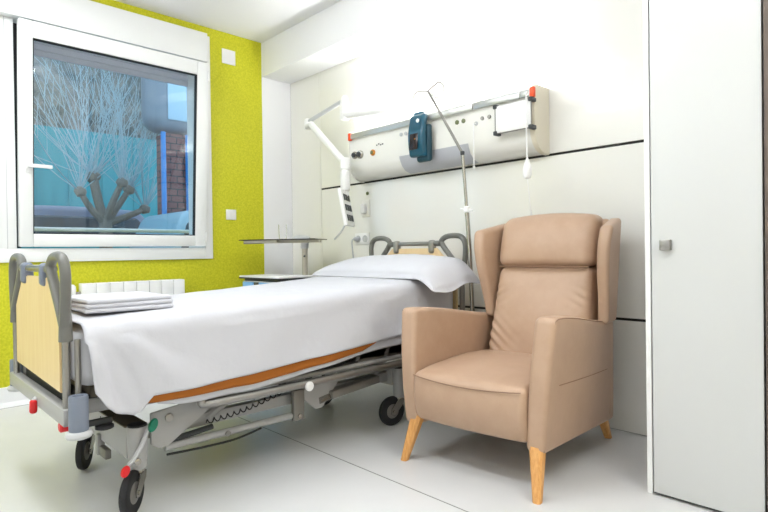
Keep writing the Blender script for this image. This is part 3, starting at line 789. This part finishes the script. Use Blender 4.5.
o=MB().rbox(.505,.15,.27,.045,(30,8,20),headf,Matrix.Translation((.04,0,0))).build('headrest','leather',ch,**L,smooth=60)
MB().tube([(-.195+.47*i/20,.232-.010*(1-((i-10)/10)**2)+.004,.8655) for i in range(21)],.004,6).build('headrest_seam','seam',o,**L)
# back shell
def shellf(u,v,w,co):
    t=(co.z+.47)/.94; Z=lerp(.14,1.10,t)
    Y=lerp(.325,.415,t)+co.y
    return Vector((co.x*lerp(1.0,.93,t),Y,Z))
MB().rbox(.60,.06,.94,.025,(14,4,24),shellf,Matrix.Translation((.04,0,0))).build('back_shell','leather',ch,**L,smooth=60)
# wings
for s in (-1,1):
    def wingf(u,v,w,co,s=s):
        t=(co.z+.23)/.46; ty=(co.y+.13)/.26; xt=(co.x+.035)/.07
        zt=lerp(1.055,1.105,ty); Z=lerp(.600,zt,t)
        yf=lerp(.215,.150,sstep(0,.75,t))+.02*sstep(.8,1,t); Y=lerp(yf,lerp(.375,.43,t),ty)
        xi=lerp(lerp(.268,.300,t),.256,ty); xo=xi+lerp(.050,.062,t)
        X=lerp(xi,xo,xt)
        return Vector((s*X+.04+(.012*s if s>0 else 0),Y,Z))
    o=MB().rbox(.07,.26,.46,.022,(8,16,26),wingf).build('wing','leather',ch,**L,smooth=60)
    for xo in (.008,):
        p=[]
        for i in range(22):
            t=.04+i/21*.92
            yf=lerp(.215,.150,sstep(0,.75,t))+.02*sstep(.8,1,t)
            xi=lerp(.268,.300,t)
            p.append((s*(xi+.006)+.04+(.012*s if s>0 else 0),yf+.010,lerp(.600,1.055,t)))
        MB().tube(p,.0022,6).build('piping','seam',o,**L)
# legs
def leg(x0,y0,x1,y1,zt=.205,w0=.030,w1=.016):
    b=MB(); P0=Vector((x0,y0,zt)); P1=Vector((x1,y1,0))
    vs=[]; N=8
    for i in range(N+1):
        t=i/N; c=P0.lerp(P1,t); w=lerp(w0,w1,t)
        ring=[(1,.55),(.55,1),(-.55,1),(-1,.55),(-1,-.55),(-.55,-1),(.55,-1),(1,-.55)]
        for a,d in ring: vs.append(c+Vector((a*w,d*w,0)))
    f=[]
    for i in range(N):
        for k in range(8): f.append((i*8+k,i*8+(k+1)%8,(i+1)*8+(k+1)%8,(i+1)*8+k))
    f.append(tuple(range(7,-1,-1))); f.append(tuple(N*8+k for k in range(8)))
    b.add(vs,f); b.build('leg','wood',ch,**L)
leg(-.285,-.375,-.322,-.435); leg(.300,-.375,.332,-.450)
leg(-.27,.34,-.29,.44,.16,.026); leg(.285,.34,.288,.44,.16,.026)

# ---------------------------------------------------------------- outside the window
struct(B(-40,XL-.32,-20,25,-.2,-.02).build('ground_outside','extg',smooth=0))
fe=thing('teal_wall','long teal clad building wall across the street','building',(-13,4,0))
B(-13.4,-13,-4,12,-.02,3.65).build('cladding','extteal',fe,smooth=0)
seamb=MB()
for k in range(24): seamb.box(-12.999,-12.97,-4+k*.66,-3.97+k*.66,0,3.6)
seamb.build('cladding_seam','bluepipe' if 0 else 'extteal',fe,smooth=0)
hg=MB(); hg.rbox(2,20,9,.5,(6,60,30),lambda u,v,w,co:co+Vector((.5*nz(co.y*.8,co.z*.8,0),0,.4*nz(co.y*.6,co.z,3))),Matrix.Translation((-16,5,4.5)))
tag(hg.build('tall_hedge','hedge'),'tall dull brown-green hedge behind the teal wall','hedge')
bp=thing('brick_pillar','red brick pillar with blue pipes seen at the right of the window','pillar',(-8,3.45,0))
B(-8.35,-8.0,3.29,3.66,-.02,2.74).build('brickwork','brick',bp,smooth=0)
for y in (3.235,3.60): MB().cyl((-7.96,y,0),(-7.96,y,2.74),.035).build('pipe','bluepipe',bp)
cn=thing('rounded_reflection_box','grey rounded box above the brick pillar, added for a reflection in the glass','canopy',(-8,3.45,2.75))
MB().rbox(.5,.95,1.05,.22,(12,14,14),None,Matrix.Translation((-8.2,3.52,3.29))).build('shell','canopy',cn)  # box added in place of a rounded reflection in the window glass
B(-7.945,-7.93,3.30,3.66,2.93,3.55,bev=.01).build('face_panel','reflection_face',cn)
tr=thing('bare_pollarded_tree','bare pollarded tree with long upright shoots outside the window','tree',(-9,2.75,0))
tk=MB(); F=Vector((-9,2.75,1.52))
tk.tube(curve([(-9,2.78,-.02),(-9,2.74,.7),(-9,2.76,1.2),F]),.09,10)
knots=[Vector((-9,2.56,2.14)),Vector((-8.9,2.38,1.90)),Vector((-9,3.10,1.98)),Vector((-9.1,3.38,1.70)),Vector((-8.7,2.9,2.05)),Vector((-9.3,2.7,2.2))]
for k in knots:
    m=(F+k)/2+Vector((0,random.uniform(-.03,.03),-.06)); tk.tube(curve([F-Vector((0,0,.08)),m,k]),[.060-.0012*i for i in range(17)],8)
    tk.rbox(.15,.15,.15,.07,(6,6,6),lambda u,v,w,co:co*(1+.3*nz(co.x*20,co.y*20,co.z*20)),Matrix.Translation(k))
tk.build('trunk','bark',tr)
sh=MB()
for k in knots:
    for i in range(17):
        a=random.gauss(0,.5)+ (k.y-2.75)*.35; b_=random.gauss(0,.3); ln=random.uniform(1.2,2.4)
        d=Vector((math.sin(b_),math.sin(a),math.cos(a))).normalized(); p=k.copy(); pts=[p.copy()]
        for q in range(6):
            d=(d+Vector((random.gauss(0,.09),random.gauss(0,.11),.07))).normalized(); p=p+d*ln/6; pts.append(p.copy())
            if q in (2,3,4) and random.random()<.7:
                dd=(d+Vector((0,random.choice((-1,1))*.5,0))).normalized(); sh.tube([p,p+dd*.25,p+dd*.5+Vector((0,0,.08))],[.004,.003,.0015],4)
        sh.tube(pts,[.008,.0065,.0055,.0045,.004,.003,.0015],5)
sh.build('shoots','twig',tr)
def car(Y0,Y1,X,zr,m,lab,nm='parked_car'):
    t=thing(nm,lab,'car',(X,(Y0+Y1)/2,0),0,'cars parked outside'); Lc=Y1-Y0; yc=(Y0+Y1)/2
    def cf(u,v,w,co): 
        co.z*=1-.12*abs(v)**3; return co
    MB().rbox(1.75,Lc,.75,.16,(10,30,8),cf,Matrix.Translation((X,yc,.60))).build('body',m,t)
    def rf(u,v,w,co):
        s=max(0,(co.z+.3)/.6); co.y*=1-.28*s**1.2; co.x*=1-.14*s; co.z-=.06*(co.y/(Lc*.3))**2*s; return co
    MB().rbox(1.55,Lc*.66,.6,.10,(10,24,8),rf,Matrix.Translation((X,yc-.1,zr-.31))).build('cabin',m,t)
    def gf(u,v,w,co):
        s=(co.z+.2)/.4; co.y*=1-.2*s; co.x*=1-.10*s; return co
    MB().rbox(1.62,Lc*.56,.36,.05,(6,16,6),gf,Matrix.Translation((X,yc-.1,zr-.36))).build('side_glass','carglass',t)
    for y in (Y0+Lc*.18,Y1-Lc*.18):
        for sx in (-1,1): MB().lathe([(.20,-.1),(.31,-.09),(.31,.09),(.20,.1)],(X+sx*.80,y,.295),'X',24).build('wheel','rubber',t)
car(.3,4.9,-10.6,1.78,M['paint1'],'mauve grey car parked beyond the tree, left in the window')
car(2.3,4.6,-7.0,1.52,M['paint2'],'pale blue car parked in front of the tree, right in the window')

rl=thing('outside_reflection_bar','white horizontal bar outside the window, added for a reflection line in the glass','reflection_bar',(-5,1.5,0))
MB().cyl((-5,-1,1.168),(-5,3.5,1.168),.017).build('bar','wplastic',rl)  # bar added to stand for a bright reflection line in the pane
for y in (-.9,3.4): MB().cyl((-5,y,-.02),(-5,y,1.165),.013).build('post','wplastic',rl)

# ---------------------------------------------------------------- light from the world
W=bpy.data.worlds.new('dusk'); S.world=W; W.use_nodes=True
bg=W.node_tree.nodes['Background']; bg.inputs['Color'].default_value=(.42,.66,.85,1); bg.inputs['Strength'].default_value=1.2

# ---------------------------------------------------------------- camera
yaw,pitch,roll=[math.radians(a) for a in (46.1217644,-0.42015697,-0.7832417)]
fw=Vector((-math.sin(yaw)*math.cos(pitch),math.cos(yaw)*math.cos(pitch),math.sin(pitch)))
r0=Vector((math.cos(yaw),math.sin(yaw),0)); u0=r0.cross(fw)
rr=r0*math.cos(roll)+u0*math.sin(roll); uu=u0*math.cos(roll)-r0*math.sin(roll)
cam=bpy.data.cameras.new('camera'); cam.lens=548.336*36/768; cam.sensor_width=36; cam.clip_start=.02; cam.clip_end=200
co=bpy.data.objects.new('camera',cam); col.objects.link(co)
co.matrix_world=Matrix(((rr.x,uu.x,-fw.x,0),(rr.y,uu.y,-fw.y,0),(rr.z,uu.z,-fw.z,.95),(0,0,0,1)))
S.camera=co
S.view_settings.view_transform='Standard'; S.view_settings.look='None'; S.view_settings.gamma=1; S.view_settings.use_curve_mapping=False
S.view_settings.exposure=0.89
